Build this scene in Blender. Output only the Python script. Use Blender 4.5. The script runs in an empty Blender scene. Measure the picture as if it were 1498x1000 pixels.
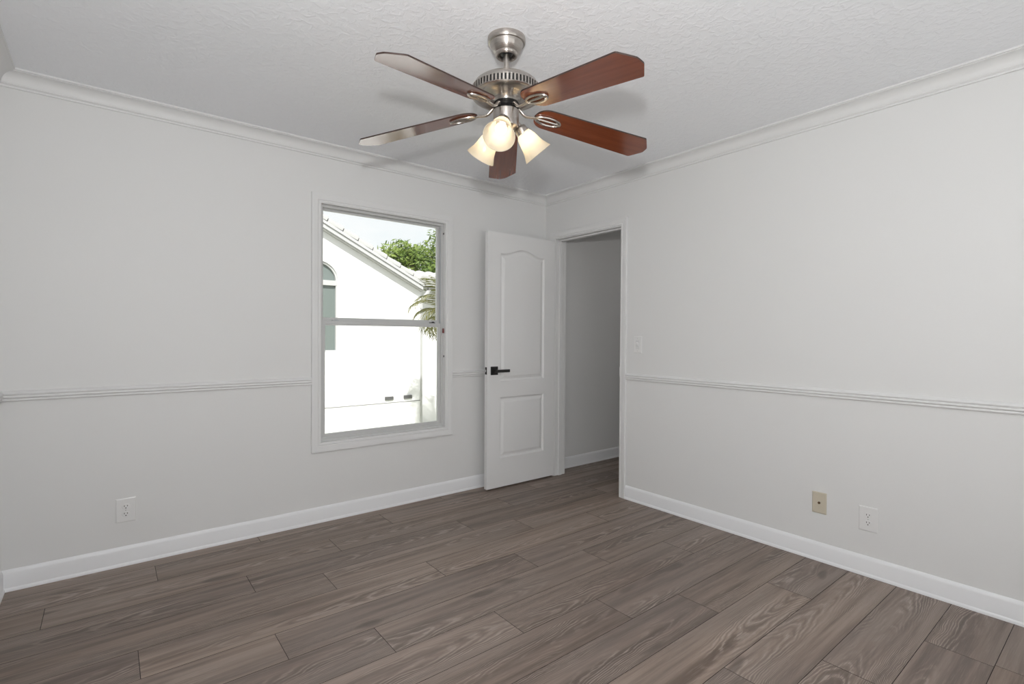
import bpy, bmesh, math, random
from math import sin, cos, pi, radians, hypot, atan2, sqrt
from mathutils import Vector, Matrix
random.seed(7)
sc = bpy.context.scene
COL = sc.collection

# ------------------------------------------------------------------ camera
CAM_F, CAM_YAW, CAM_PITCH, CAM_ROLL, CAM_H = 742.06, 0.897743, 0.0126528, 0.0060930, 1.21877
fv = Vector((cos(CAM_PITCH)*cos(CAM_YAW), cos(CAM_PITCH)*sin(CAM_YAW), -sin(CAM_PITCH)))
rv = Vector((sin(CAM_YAW), -cos(CAM_YAW), 0))
uv_ = rv.cross(fv)
r2 = rv*cos(CAM_ROLL) + uv_*sin(CAM_ROLL)
u2 = r2.cross(fv)
cd = bpy.data.cameras.new('camera'); cam = bpy.data.objects.new('camera', cd); COL.objects.link(cam)
cd.sensor_width = 36; cd.sensor_fit = 'HORIZONTAL'; cd.lens = CAM_F/1498*36; cd.clip_start = .02; cd.clip_end = 300
cam.matrix_world = Matrix(((r2.x, u2.x, -fv.x, 0), (r2.y, u2.y, -fv.y, 0), (r2.z, u2.z, -fv.z, CAM_H), (0, 0, 0, 1)))
sc.camera = cam

# ------------------------------------------------------------------ view
sc.view_settings.view_transform = 'Standard'; sc.view_settings.look = 'None'
sc.view_settings.exposure = 0.0; sc.view_settings.gamma = 1.0; sc.view_settings.use_curve_mapping = False
try:
    sc.cycles.use_denoising = True; sc.cycles.denoiser = 'OPENIMAGEDENOISE'
    sc.cycles.max_bounces = 14; sc.cycles.diffuse_bounces = 10; sc.cycles.transparent_max_bounces = 16
    sc.cycles.sample_clamp_indirect = 6
except Exception: pass

# ------------------------------------------------------------------ room measures
X0, Y0, XW, YS, ZC = 3.0405, 3.3390, -0.3967, -1.30, 2.44
WT = 0.12

# ------------------------------------------------------------------ world: hazy sky with a blue-grey break in the cloud
world = bpy.data.worlds.new('sky'); sc.world = world; world.use_nodes = True
nt = world.node_tree; nt.nodes.clear()
wo = nt.nodes.new('ShaderNodeOutputWorld'); bg = nt.nodes.new('ShaderNodeBackground')
tc = nt.nodes.new('ShaderNodeTexCoord'); nz = nt.nodes.new('ShaderNodeTexNoise'); cr = nt.nodes.new('ShaderNodeValToRGB')
mp = nt.nodes.new('ShaderNodeMapping'); mp.inputs['Scale'].default_value = (2.2, 2.2, 5.0); mp.inputs['Location'].default_value = (0.55, 0.2, 0.3)
nz.inputs['Scale'].default_value = 1.6; nz.inputs['Detail'].default_value = 5
cr.color_ramp.elements[0].position = .36; cr.color_ramp.elements[0].color = (.86, .92, .95, 1)
cr.color_ramp.elements[1].position = .56; cr.color_ramp.elements[1].color = (1, 1, 1, 1)
nt.links.new(tc.outputs['Generated'], mp.inputs['Vector']); nt.links.new(mp.outputs[0], nz.inputs['Vector'])
nt.links.new(nz.outputs['Fac'], cr.inputs['Fac']); nt.links.new(cr.outputs['Color'], bg.inputs['Color'])
bg.inputs['Strength'].default_value = 1.06
nt.links.new(bg.outputs[0], wo.inputs['Surface'])

def add_light(name, kind, loc, energy, color=(1, 1, 1), rot=(0, 0, 0), **kw):
    l = bpy.data.lights.new(name, kind); l.energy = energy; l.color = color
    for k, v in kw.items(): setattr(l, k, v)
    o = bpy.data.objects.new(name, l); COL.objects.link(o); o.location = loc; o.rotation_euler = rot
    return o
# sun over the roof, on the neighbour's gable
add_light('sun', 'SUN', (0, -4, 12), 5.8, (1, .98, .95), (radians(44), 0, radians(-24)), angle=radians(1.0))
# fill light added behind the camera, aimed up from the added window
add_light('window_fill', 'AREA', (1.32, YS + .02, 1.05), 11, (1.0, .99, .98), (radians(140), 0, 0), shape='RECTANGLE', size=2.2, size_y=.8)
# the photographer's flash, just over the camera: bare bulb and upward-tilted head
add_light('camera_flash', 'POINT', (-0.02, 0.0, 1.51), 32, (1, .995, .99), shadow_soft_size=.035)
add_light('flash_head', 'AREA', (-0.02, 0.0, 1.51), 26, (1, .995, .99), (radians(130), 0, radians(-38.6)), shape='DISK', size=.07)
# unseen fill light added to brighten the hallway
add_light('hall_fill', 'POINT', (4.3, 2.05, 2.25), 2.1, (1, .95, .89), shadow_soft_size=.10)

# ------------------------------------------------------------------ materials
def mat(name):
    m = bpy.data.materials.new(name); m.use_nodes = True
    return m, m.node_tree, m.node_tree.nodes['Principled BSDF']
def simple(name, col, rough=.5, metal=0, spec=.5, coat=0, coat_rough=.1, bump=None, **kw):
    m, t, b = mat(name)
    b.inputs['Base Color'].default_value = (*col, 1); b.inputs['Roughness'].default_value = rough
    b.inputs['Metallic'].default_value = metal; b.inputs['Specular IOR Level'].default_value = spec
    b.inputs['Coat Weight'].default_value = coat; b.inputs['Coat Roughness'].default_value = coat_rough
    if bump:
        scale, strength, dist = bump
        n = t.nodes.new('ShaderNodeTexNoise'); n.inputs['Scale'].default_value = scale; n.inputs['Detail'].default_value = 4
        c = t.nodes.new('ShaderNodeTexCoord'); t.links.new(c.outputs['Object'], n.inputs['Vector'])
        k = t.nodes.new('ShaderNodeBump'); k.inputs['Strength'].default_value = strength; k.inputs['Distance'].default_value = dist
        t.links.new(n.outputs['Fac'], k.inputs['Height']); t.links.new(k.outputs[0], b.inputs['Normal'])
    return m
M = {}
M['wall'] = simple('wall_paint', (.705, .707, .702), .55, spec=.3, bump=(90, .05, .002))
M['trim'] = simple('trim_paint', (.715, .717, .715), .45, spec=.35)
M['base'] = simple('baseboard_paint', (.80, .81, .825), .36, spec=.4)
M['door'] = simple('door_paint', (.74, .742, .74), .42, spec=.4, bump=(160, .05, .0015))
M['black'] = simple('black_metal', (.008, .008, .008), .38)
M['chrome'] = simple('chrome', (.6, .6, .6), .2, 1)
M['plastic'] = simple('white_plastic', (.735, .735, .73), .3)
M['ivory'] = simple('ivory_plastic', (.56, .51, .41), .4)
M['slot'] = simple('dark_slot', (.01, .01, .01), .7)
M['screw'] = simple('painted_screw', (.55, .55, .54), .35, .3)
M['vinyl'] = simple('window_aluminium', (.54, .545, .54), .4, spec=.4)
M['vinyl_shade'] = simple('window_track_shade', (.42, .44, .45), .45)  # frame grey darkened, the track's shade put into the colour
M['redbrown'] = simple('red_brown_plastic', (.16, .03, .03), .5)
M['stucco'] = None

# ceiling: knock-down texture
m, t, b = mat('ceiling_paint'); M['ceiling'] = m
b.inputs['Base Color'].default_value = (.86, .875, .90, 1); b.inputs['Roughness'].default_value = .7; b.inputs['Specular IOR Level'].default_value = .25
c = t.nodes.new('ShaderNodeTexCoord'); n1 = t.nodes.new('ShaderNodeTexNoise'); n1.inputs['Scale'].default_value = 34; n1.inputs['Detail'].default_value = 3; n1.inputs['Distortion'].default_value = .8
rp = t.nodes.new('ShaderNodeValToRGB'); rp.color_ramp.elements[0].position = .46; rp.color_ramp.elements[1].position = .60
k = t.nodes.new('ShaderNodeBump'); k.inputs['Strength'].default_value = .35; k.inputs['Distance'].default_value = .003
t.links.new(c.outputs['Object'], n1.inputs['Vector']); t.links.new(n1.outputs['Fac'], rp.inputs['Fac'])
t.links.new(rp.outputs['Color'], k.inputs['Height']); t.links.new(k.outputs[0], b.inputs['Normal'])

# brushed nickel
m, t, b = mat('brushed_nickel'); M['nickel'] = m
b.inputs['Base Color'].default_value = (.50, .465, .43, 1); b.inputs['Metallic'].default_value = 1; b.inputs['Anisotropic'].default_value = .75
tg = t.nodes.new('ShaderNodeTangent'); tg.direction_type = 'RADIAL'; tg.axis = 'Z'; b.inputs['Anisotropic Rotation'].default_value = .25; t.links.new(tg.outputs[0], b.inputs['Tangent'])
c = t.nodes.new('ShaderNodeTexCoord'); mpn = t.nodes.new('ShaderNodeMapping'); mpn.inputs['Scale'].default_value = (3, 3, 900)
n1 = t.nodes.new('ShaderNodeTexNoise'); n1.inputs['Scale'].default_value = 1.0; n1.inputs['Detail'].default_value = 2
mr = t.nodes.new('ShaderNodeMapRange'); mr.inputs['To Min'].default_value = .22; mr.inputs['To Max'].default_value = .36
t.links.new(c.outputs['Object'], mpn.inputs['Vector']); t.links.new(mpn.outputs[0], n1.inputs['Vector'])
t.links.new(n1.outputs['Fac'], mr.inputs['Value']); t.links.new(mr.outputs[0], b.inputs['Roughness'])

# lacquered cherry blade
m, t, b = mat('cherry_veneer'); M['cherry'] = m
c = t.nodes.new('ShaderNodeUVMap'); c.uv_map = 'uv'
mpn = t.nodes.new('ShaderNodeMapping'); mpn.inputs['Scale'].default_value = (4, 60, 1)
n1 = t.nodes.new('ShaderNodeTexNoise'); n1.inputs['Scale'].default_value = 1.0; n1.inputs['Detail'].default_value = 6; n1.inputs['Distortion'].default_value = .6
rp = t.nodes.new('ShaderNodeValToRGB'); rp.color_ramp.elements[0].position = .3; rp.color_ramp.elements[1].position = .72
rp.color_ramp.elements[0].color = (.150, .036, .012, 1); rp.color_ramp.elements[1].color = (.205, .052, .019, 1)
t.links.new(c.outputs[0], mpn.inputs['Vector']); t.links.new(mpn.outputs[0], n1.inputs['Vector']); t.links.new(n1.outputs['Fac'], rp.inputs['Fac'])
t.links.new(rp.outputs['Color'], b.inputs['Base Color'])
b.inputs['Roughness'].default_value = .4; b.inputs['Specular IOR Level'].default_value = .0; b.inputs['Coat Weight'].default_value = 1.0; b.inputs['Coat Roughness'].default_value = .12; b.inputs['Coat IOR'].default_value = 1.85
M['blade_edge'] = simple('dark_blade_edge', (.03, .014, .01), .45)

# lit frosted glass
m, t, b = mat('frosted_glass'); M['frost'] = m
t.nodes.remove(b); out = t.nodes['Material Output']
tr = t.nodes.new('ShaderNodeBsdfTranslucent'); tr.inputs['Color'].default_value = (1, .93, .80, 1)
df = t.nodes.new('ShaderNodeBsdfDiffuse'); df.inputs['Color'].default_value = (.84, .80, .70, 1)
gl = t.nodes.new('ShaderNodeBsdfGlossy'); gl.inputs['Roughness'].default_value = .25
mx = t.nodes.new('ShaderNodeMixShader'); mx.inputs[0].default_value = .32
mx2 = t.nodes.new('ShaderNodeMixShader'); mx2.inputs[0].default_value = .05
t.links.new(tr.outputs[0], mx.inputs[1]); t.links.new(df.outputs[0], mx.inputs[2])
t.links.new(mx.outputs[0], mx2.inputs[1]); t.links.new(gl.outputs[0], mx2.inputs[2]); t.links.new(mx2.outputs[0], out.inputs['Surface'])

m, t, b = mat('lit_bulb'); M['bulb'] = m
b.inputs['Base Color'].default_value = (1, .95, .85, 1); b.inputs['Emission Color'].default_value = (1, .90, .76, 1); b.inputs['Emission Strength'].default_value = 5.5

# thin clear pane
m, t, b = mat('window_glass'); M['glass'] = m
t.nodes.remove(b); out = t.nodes['Material Output']
tp = t.nodes.new('ShaderNodeBsdfTransparent'); tp.inputs['Color'].default_value = (.985, .99, .985, 1)
gl = t.nodes.new('ShaderNodeBsdfGlossy'); gl.inputs['Roughness'].default_value = .01
fr = t.nodes.new('ShaderNodeFresnel'); fr.inputs['IOR'].default_value = 1.25
mx = t.nodes.new('ShaderNodeMixShader')
t.links.new(fr.outputs[0], mx.inputs[0]); t.links.new(tp.outputs[0], mx.inputs[1]); t.links.new(gl.outputs[0], mx.inputs[2]); t.links.new(mx.outputs[0], out.inputs['Surface'])

# neighbour's stucco with mildew near the ground
m, t, b = mat('white_stucco'); M['stucco'] = m
b.inputs['Roughness'].default_value = .9; b.inputs['Specular IOR Level'].default_value = .1
c = t.nodes.new('ShaderNodeTexCoord'); n1 = t.nodes.new('ShaderNodeTexNoise'); n1.inputs['Scale'].default_value = 5.0; n1.inputs['Detail'].default_value = 8; n1.inputs['Roughness'].default_value = .7
mpn = t.nodes.new('ShaderNodeMapping'); mpn.inputs['Scale'].default_value = (1.0, 1, .45)
sx = t.nodes.new('ShaderNodeSeparateXYZ'); mr = t.nodes.new('ShaderNodeMapRange')
mr.inputs['From Min'].default_value = .25; mr.inputs['From Max'].default_value = -.45; mr.inputs['To Min'].default_value = 0; mr.inputs['To Max'].default_value = 1
rp = t.nodes.new('ShaderNodeValToRGB'); rp.color_ramp.elements[0].position = .56; rp.color_ramp.elements[1].position = .74
mu = t.nodes.new('ShaderNodeMath'); mu.operation = 'MULTIPLY'
mc = t.nodes.new('ShaderNodeMixRGB'); mc.inputs['Color1'].default_value = (.86, .86, .86, 1); mc.inputs['Color2'].default_value = (.13, .13, .12, 1)
t.links.new(c.outputs['Object'], mpn.inputs['Vector']); t.links.new(mpn.outputs[0], n1.inputs['Vector']); t.links.new(n1.outputs['Fac'], rp.inputs['Fac'])
t.links.new(c.outputs['Object'], sx.inputs[0]); t.links.new(sx.outputs['Z'], mr.inputs['Value'])
t.links.new(rp.outputs['Color'], mu.inputs[0]); t.links.new(mr.outputs[0], mu.inputs[1]); t.links.new(mu.outputs[0], mc.inputs['Fac']); t.links.new(mc.outputs[0], b.inputs['Base Color'])
M['ext_white'] = simple('exterior_white_paint', (.50, .50, .50), .5)
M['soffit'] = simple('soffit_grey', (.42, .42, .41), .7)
M['tile'] = simple('white_roof_tile', (.42, .42, .405), .8, bump=(14, .4, .01))
M['ext_glass'] = simple('neighbour_glass', (.17, .20, .19), .12, spec=.6)
M['vent'] = simple('vent_grey', (.10, .10, .10), .6)
M['bark'] = simple('bark', (.20, .15, .11), .9)
M['ground'] = simple('ground_soil', (.35, .36, .27), .95, bump=(6, .5, .03))
def leafmat(name, c1, c2, scale):
    m, t, b = mat(name)
    n = t.nodes.new('ShaderNodeTexNoise'); n.inputs['Scale'].default_value = scale; c = t.nodes.new('ShaderNodeTexCoord')
    rp = t.nodes.new('ShaderNodeValToRGB'); rp.color_ramp.elements[0].position = .35; rp.color_ramp.elements[1].position = .65
    rp.color_ramp.elements[0].color = (*c1, 1); rp.color_ramp.elements[1].color = (*c2, 1)
    t.links.new(c.outputs['Object'], n.inputs['Vector']); t.links.new(n.outputs['Fac'], rp.inputs['Fac']); t.links.new(rp.outputs['Color'], b.inputs['Base Color'])
    b.inputs['Roughness'].default_value = .6
    tr = t.nodes.new('ShaderNodeBsdfTranslucent'); mx = t.nodes.new('ShaderNodeMixShader'); mx.inputs[0].default_value = .35
    t.links.new(rp.outputs['Color'], tr.inputs['Color']); out = t.nodes['Material Output']
    t.links.new(b.outputs[0], mx.inputs[1]); t.links.new(tr.outputs[0], mx.inputs[2]); t.links.new(mx.outputs[0], out.inputs['Surface'])
    return m
M['leaf'] = leafmat('tree_leaf', (.09, .16, .025), (.30, .38, .09), 1.3)
M['palm'] = leafmat('palm_leaf', (.12, .13, .035), (.26, .25, .10), 9)

# floor: wide grey-brown oak planks with limed cathedral grain (u along the plank, v across, per-plank random numbers on the faces)
m, t, b = mat('oak_plank_floor'); M['floor'] = m
N = t.nodes.new; L = t.links.new
def math_(op, a, b_=None, clamp=False):
    n = N('ShaderNodeMath'); n.operation = op; n.use_clamp = clamp
    for i, v in enumerate((a, b_)):
        if v is None: continue
        if isinstance(v, (int, float)): n.inputs[i].default_value = v
        else: L(v, n.inputs[i])
    return n.outputs[0]
def attr(nm):
    a = N('ShaderNodeAttribute'); a.attribute_type = 'GEOMETRY'; a.attribute_name = nm; return a.outputs['Fac']
def comb(x, y, z):
    n = N('ShaderNodeCombineXYZ')
    for i, v in enumerate((x, y, z)):
        if isinstance(v, (int, float)): n.inputs[i].default_value = v
        else: L(v, n.inputs[i])
    return n.outputs[0]
def noise(vec, scale=1, detail=3, rough=.5, dist=0):
    n = N('ShaderNodeTexNoise'); L(vec, n.inputs['Vector']); n.inputs['Scale'].default_value = scale; n.inputs['Detail'].default_value = detail
    n.inputs['Roughness'].default_value = rough; n.inputs['Distortion'].default_value = dist; return n.outputs['Fac']
def rng(v, a, b_, lo=0, hi=1):
    n = N('ShaderNodeMapRange'); L(v, n.inputs['Value']); n.inputs['From Min'].default_value = a; n.inputs['From Max'].default_value = b_
    n.inputs['To Min'].default_value = lo; n.inputs['To Max'].default_value = hi; n.interpolation_type = 'SMOOTHSTEP'; return n.outputs[0]
def mixc(f, c1, c2):
    n = N('ShaderNodeMixRGB')
    if isinstance(f, (int, float)): n.inputs[0].default_value = f
    else: L(f, n.inputs[0])
    for i, v in ((1, c1), (2, c2)):
        if isinstance(v, tuple): n.inputs[i].default_value = (*v, 1)
        else: L(v, n.inputs[i])
    return n.outputs[0]
uvn = N('ShaderNodeUVMap'); uvn.uv_map = 'uv'; sp = N('ShaderNodeSeparateXYZ'); L(uvn.outputs[0], sp.inputs[0])
U, V = sp.outputs['X'], sp.outputs['Y']; R1, R2, R3 = attr('rnd_a'), attr('rnd_b'), attr('rnd_c')
off = math_('MULTIPLY', R1, 41.0); off2 = math_('MULTIPLY', R2, 23.0)
UU = math_('ADD', U, off)
def P(su, sv): return comb(math_('MULTIPLY', UU, su), math_('MULTIPLY', V, sv), off2)
shift = math_('MULTIPLY', math_('SUBTRACT', R2, .5), .12)
wob = math_('MULTIPLY', math_('SUBTRACT', noise(P(2.2, 5), 1, 3), .5), .10)
vv = math_('ADD', math_('ADD', V, shift), wob)
g = math_('MULTIPLY', math_('MULTIPLY', vv, vv), 1500.0)
sgn = math_('SUBTRACT', math_('MULTIPLY', math_('GREATER_THAN', R3, .5), 2.0), 1.0)
g = math_('ADD', g, math_('MULTIPLY', math_('MULTIPLY', U, sgn), 11.0))
g = math_('ADD', g, math_('MULTIPLY', noise(P(2.0, 8), 1, 4, .55), 8.0))
g = math_('ADD', g, math_('MULTIPLY', noise(P(14, 60), 1, 3, .6), .9))
ln = math_('SINE', math_('MULTIPLY', g, 2*pi*.62))
lines = rng(ln, .25, .95)
patch = rng(noise(P(1.3, 7), 1, 3), .42, .62)
fibre = noise(P(9, 260), 1, 4, .65)
fmask = rng(fibre, .50, .66)
streak = noise(P(.9, 20), 1, 5, .6)
cloud = noise(P(1.7, 5), 1, 3, .5)
base = mixc(rng(streak, .30, .70), (.110, .080, .063), (.285, .220, .180))
base = mixc(math_('MULTIPLY', rng(cloud, .35, .7), .45), base, (.215, .178, .155))
base = mixc(math_('MULTIPLY', rng(R3, 0, 1), .22), base, (.165, .140, .135))
tone = rng(R1, 0, 1, .92, 1.20)
hs = N('ShaderNodeHueSaturation'); L(base, hs.inputs['Color']); L(tone, hs.inputs['Value']); base = hs.outputs[0]
base = mixc(math_('MULTIPLY', fmask, .16), base, (.40, .335, .29))
dark = rng(ln, -.2, -1.0)
base = mixc(math_('MULTIPLY', math_('MULTIPLY', dark, patch), .34), base, (.085, .061, .049))
base = mixc(math_('MULTIPLY', math_('MULTIPLY', lines, patch), math_('MULTIPLY', rng(fibre, .30, .62), .62)), base, (.44, .37, .32))
kn = rng(noise(P(3.2, 9.5), 1, 1), .70, .80)
base = mixc(math_('MULTIPLY', kn, .55), base, (.075, .057, .048))
L(base, b.inputs['Base Color'])
b.inputs['Roughness'].default_value = .47; b.inputs['Specular IOR Level'].default_value = .35
bp = N('ShaderNodeBump'); bp.inputs['Strength'].default_value = .12; bp.inputs['Distance'].default_value = .001; L(math_('ADD', lines, fibre), bp.inputs['Height']); L(bp.outputs[0], b.inputs['Normal'])
M['groove'] = simple('plank_groove', (.02, .015, .012), .9)

# ------------------------------------------------------------------ geometry helpers (all coordinates in metres, world space)
ORG = {}
def put(name, bm, mats, parent=None, smooth=False):
    me = bpy.data.meshes.new(name)
    org = ORG.get(parent.name, Vector()) if parent else Vector()
    if org.length: bmesh.ops.translate(bm, vec=-org, verts=bm.verts)
    bmesh.ops.recalc_face_normals(bm, faces=bm.faces) if not bm.faces.layers.int.get('keep') else None
    bm.to_mesh(me); bm.free()
    for mm in (mats if isinstance(mats, (list, tuple)) else [mats]): me.materials.append(mm)
    if smooth:
        for p_ in me.polygons: p_.use_smooth = True
        if smooth is not True:
            try: me.set_sharp_from_angle(angle=radians(smooth))
            except Exception: pass
    o = bpy.data.objects.new(name, me); COL.objects.link(o)
    if parent: o.parent = parent
    ORG[o.name] = org.copy()
    return o
def tag(o, label=None, cat=None, group=None, kind=None):
    if label: o['label'] = label
    if cat: o['category'] = cat
    if group: o['group'] = group
    if kind: o['kind'] = kind
    return o
def empty(name, loc, label, cat, group=None, kind=None):
    o = bpy.data.objects.new(name, None); COL.objects.link(o); o.location = loc; o.empty_display_size = .1
    ORG[o.name] = Vector(loc)
    return tag(o, label, cat, group, kind)
def box(bm, a, b, bevel=0, seg=2):
    r = bmesh.ops.create_cube(bm, size=1)
    for v in r['verts']:
        v.co = Vector((a[i] + (b[i]-a[i])*(v.co[i]+.5) for i in range(3)))
    if bevel:
        es = list({e for v in r['verts'] for e in v.link_edges})
        bmesh.ops.bevel(bm, geom=es, offset=bevel, segments=seg, affect='EDGES', profile=.5)
def B(*boxes, bevel=0):
    bm = bmesh.new()
    for a, b in boxes: box(bm, a, b, bevel)
    return bm
def lathe(bm, prof, mtx=None, n=48, close=False):
    rings = []
    for r, z in prof:
        ring = []
        for i in range(n):
            a = 2*pi*i/n; p_ = Vector((r*cos(a), r*sin(a), z))
            ring.append(bm.verts.new(mtx @ p_ if mtx else p_))
        rings.append(ring)
    pairs = list(zip(rings, rings[1:])) + ([(rings[-1], rings[0])] if close else [])
    for A, Bq in pairs:
        for i in range(n):
            j = (i+1) % n
            try: bm.faces.new((A[i], A[j], Bq[j], Bq[i]))
            except ValueError: pass
    bmesh.ops.remove_doubles(bm, verts=bm.verts, dist=1e-6)
def tube(bm, pts, rad, n=10, closed=False, flat=1.0, up=Vector((0, 0, 1))):
    pts = [Vector(p_) for p_ in pts]; rings = []
    for i, p_ in enumerate(pts):
        if closed: d = pts[(i+1) % len(pts)] - pts[i-1]
        else: d = pts[min(i+1, len(pts)-1)] - pts[max(i-1, 0)]
        d.normalize(); s = d.cross(up)
        if s.length < 1e-4: s = d.cross(Vector((1, 0, 0)))
        s.normalize(); q = s.cross(d)
        rr = rad[i] if isinstance(rad, (list, tuple)) else rad
        rings.append([bm.verts.new(p_ + s*cos(2*pi*k/n)*rr + q*sin(2*pi*k/n)*rr*flat) for k in range(n)])
    for i in range(len(rings) if closed else len(rings)-1):
        A, Bq = rings[i], rings[(i+1) % len(rings)]
        for k in range(n): bm.faces.new((A[k], A[(k+1) % n], Bq[(k+1) % n], Bq[k]))
    if not closed:
        bm.faces.new(rings[0][::-1]); bm.faces.new(rings[-1])
def ngon_loop(bm, loops, cap_first=False, cap_last=True, closed=True):
    vs = [[bm.verts.new(p_) for p_ in lp] for lp in loops]
    for A, Bq in zip(vs, vs[1:]):
        n = len(A)
        for i in range(n if closed else n-1):
            j = (i+1) % n; bm.faces.new((A[i], A[j], Bq[j], Bq[i]))
    if cap_last: bm.faces.new(vs[-1])
    if cap_first: bm.faces.new(vs[0][::-1])
    return vs

# ------------------------------------------------------------------ setting: shell
# wall with window (far wall), wall with door, near side wall, wall behind the camera
WX0, WX1, WZ0, WZ1 = 1.075, 2.014, .513, 2.070          # window opening
DY0, DY1, DZ1 = 2.497, 3.208, 2.050                      # clear door opening
bm = B(((XW-WT, Y0, -.05), (WX0, Y0+WT, ZC)), ((WX1, Y0, -.05), (X0+.06, Y0+WT, ZC)), ((WX0, Y0, -.05), (WX1, Y0+WT, WZ0)), ((WX0, Y0, WZ1), (WX1, Y0+WT, ZC)))
tag(put('wall_left', bm, M['wall']), 'white painted wall holding the window', 'wall', kind='structure')
jo = .019
bm = B(((X0, YS-WT, -.05), (X0+WT, DY0-jo, ZC)), ((X0, DY1+jo, -.05), (X0+WT, Y0, ZC)), ((X0, DY0-jo, DZ1+jo), (X0+WT, DY1+jo, ZC)))
tag(put('wall_right', bm, M['wall']), 'white painted wall holding the doorway and light switch', 'wall', kind='structure')
bm = B(((XW-WT, YS-WT, -.05), (XW, Y0, ZC)))
tag(put('wall_near', bm, M['wall']), 'white side wall beyond the frame edge', 'wall', kind='structure')
SX0, SX1, SZ0, SZ1 = .15, 2.45, .66, 2.14
bm = B(((XW, YS-WT, -.05), (SX0, YS, ZC)), ((SX1, YS-WT, -.05), (X0, YS, ZC)), ((SX0, YS-WT, -.05), (SX1, YS, SZ0)), ((SX0, YS-WT, SZ1), (SX1, YS, ZC)))
tag(put('wall_back', bm, M['wall']), 'white wall with an added wide window behind the camera', 'wall', kind='structure')
HX1 = 5.4
bm = B(((X0+.06, Y0+.0005, -.05), (HX1, Y0+WT, ZC)))
tag(put('wall_hall', bm, M['wall']), 'shaded hallway wall seen through the doorway', 'wall', kind='structure')
bm = B(((HX1, 1.6, -.05), (HX1+WT, Y0+WT, ZC)))
tag(put('wall_hall_end', bm, M['wall']), 'end wall of the hallway', 'wall', kind='structure')
bm = B(((X0+WT, 1.6-WT, -.05), (HX1+WT, 1.6, ZC)))
tag(put('wall_hall_side', bm, M['wall']), 'side wall of the hallway', 'wall', kind='structure')
bm = B(((XW-WT, YS-WT, ZC), (X0+WT, Y0+WT, ZC+.1)))
tag(put('ceiling', bm, M['ceiling']), 'white ceiling with knockdown texture above the fan', 'ceiling', kind='structure')
bm = B(((X0+WT, 1.6-WT, ZC), (HX1+WT, Y0+WT, ZC+.1)))
tag(put('ceiling_hall', bm, M['ceiling']), 'hallway ceiling beyond the doorway', 'ceiling', kind='structure')
# unseen slab added to keep the high sun out of the added window
bm = B(((XW-.6, YS-WT-2.3, ZC+.1), (X0+.6, YS-WT+.3, ZC+.2)))
tag(put('sun_blocker', bm, M['ext_white']), 'unseen slab added to block sun above the window behind the camera', 'roof', kind='structure')

# floor planks
PW, PL = .2065, 1.2475
offs = {0: 2.57, 1: 2.11, 2: 1.775, 3: 2.56, 4: 2.107, 5: 1.768, 6: 1.331, 7: .863, 8: .528, 9: 1.335, 10: .856, 11: .543, 12: 1.027, 13: .19, 14: .70}
bm = bmesh.new(); uvl = bm.loops.layers.uv.new('uv')
la, lb, lc = (bm.faces.layers.float.new(n_) for n_ in ('rnd_a', 'rnd_b', 'rnd_c'))
prng = random.Random(21)
fx0, fx1, fy0, fy1 = XW-.02, HX1, YS-.05, Y0+.02
for k_ in range(-9, 15):
    ya, yb = .34 + PW*k_, .34 + PW*(k_+1)
    o_ = offs.get(k_, prng.uniform(0, PL)) % PL
    for j_ in range(-2, 6):
        xa, xb = o_ + PL*j_, o_ + PL*(j_+1)
        cx0, cx1, cy0, cy1 = max(xa, fx0), min(xb, fx1), max(ya, fy0), min(yb, fy1)
        ra, rb, rc = prng.random(), prng.random(), prng.random()
        if cx1-cx0 < .01 or cy1-cy0 < .01: continue
        e1, e2 = .0003, .0010
        top = [(cx0+e2, cy0+e2, 0), (cx1-e2, cy0+e2, 0), (cx1-e2, cy1-e2, 0), (cx0+e2, cy1-e2, 0)]
        bot = [(cx0+e1, cy0+e1, -.0028), (cx1-e1, cy0+e1, -.0028), (cx1-e1, cy1-e1, -.0028), (cx0+e1, cy1-e1, -.0028)]
        tv = [bm.verts.new(p_) for p_ in top]; bv = [bm.verts.new(p_) for p_ in bot]
        fs = [bm.faces.new(tv)] + [bm.faces.new((bv[i], bv[(i+1) % 4], tv[(i+1) % 4], tv[i])) for i in range(4)]
        for i_, f in enumerate(fs):
            f[la], f[lb], f[lc] = ra, rb, rc; f.material_index = 1 if i_ else 0
            for lp in f.loops: lp[uvl].uv = (lp.vert.co.x - xa, lp.vert.co.y - (ya+yb)/2)
box(bm, (fx0, fy0, -.05), (fx1, fy1, -.0026))
for f in bm.faces:
    if f.calc_center_median().z < -.0025 and abs(f.normal.z) > .5: f.material_index = 1
tag(put('floor', bm, [M['floor'], M['groove']]), 'grey-brown oak plank floor', 'floor', kind='structure')

# swept mouldings. prof = [(distance out from wall, z)], ends mitred by the per-side sign
def moulding(name, axis, wallpos, inward, a, b, prof, m, label, mitre_a=1, mitre_b=1, cat='trim'):
    bm = bmesh.new(); rings = []
    for end, s in ((a, mitre_a), (b, -mitre_b)):
        ring = []
        for d, z in prof:
            along = end + s*d; across = wallpos + inward*d
            ring.append(bm.verts.new((along, across, z) if axis == 'x' else (across, along, z)))
        rings.append(ring)
    n = len(prof)
    for i in range(n):
        j = (i+1) % n; bm.faces.new((rings[0][i], rings[0][j], rings[1][j], rings[1][i]))
    bm.faces.new(rings[0][::-1]); bm.faces.new(rings[1])
    return tag(put(name, bm, m, smooth=32), label, cat, kind='structure')
crown = [(0, -.0777), (.008, -.0777), (.0095, -.0735), (.0085, -.069), (.012, -.0665), (.0155, -.062), (.0145, -.0575)]
for i in range(9):
    a_ = radians(90*i/8); crown.append((.0155 + .043*(1-cos(a_)), -.0565 + .043*sin(a_)))
crown += [(.0605, -.0125), (.0605, -.0095), (.0674, -.0085), (.0674, 0), (0, 0)]
crown = [(d, ZC+z) for d, z in crown]
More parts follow.
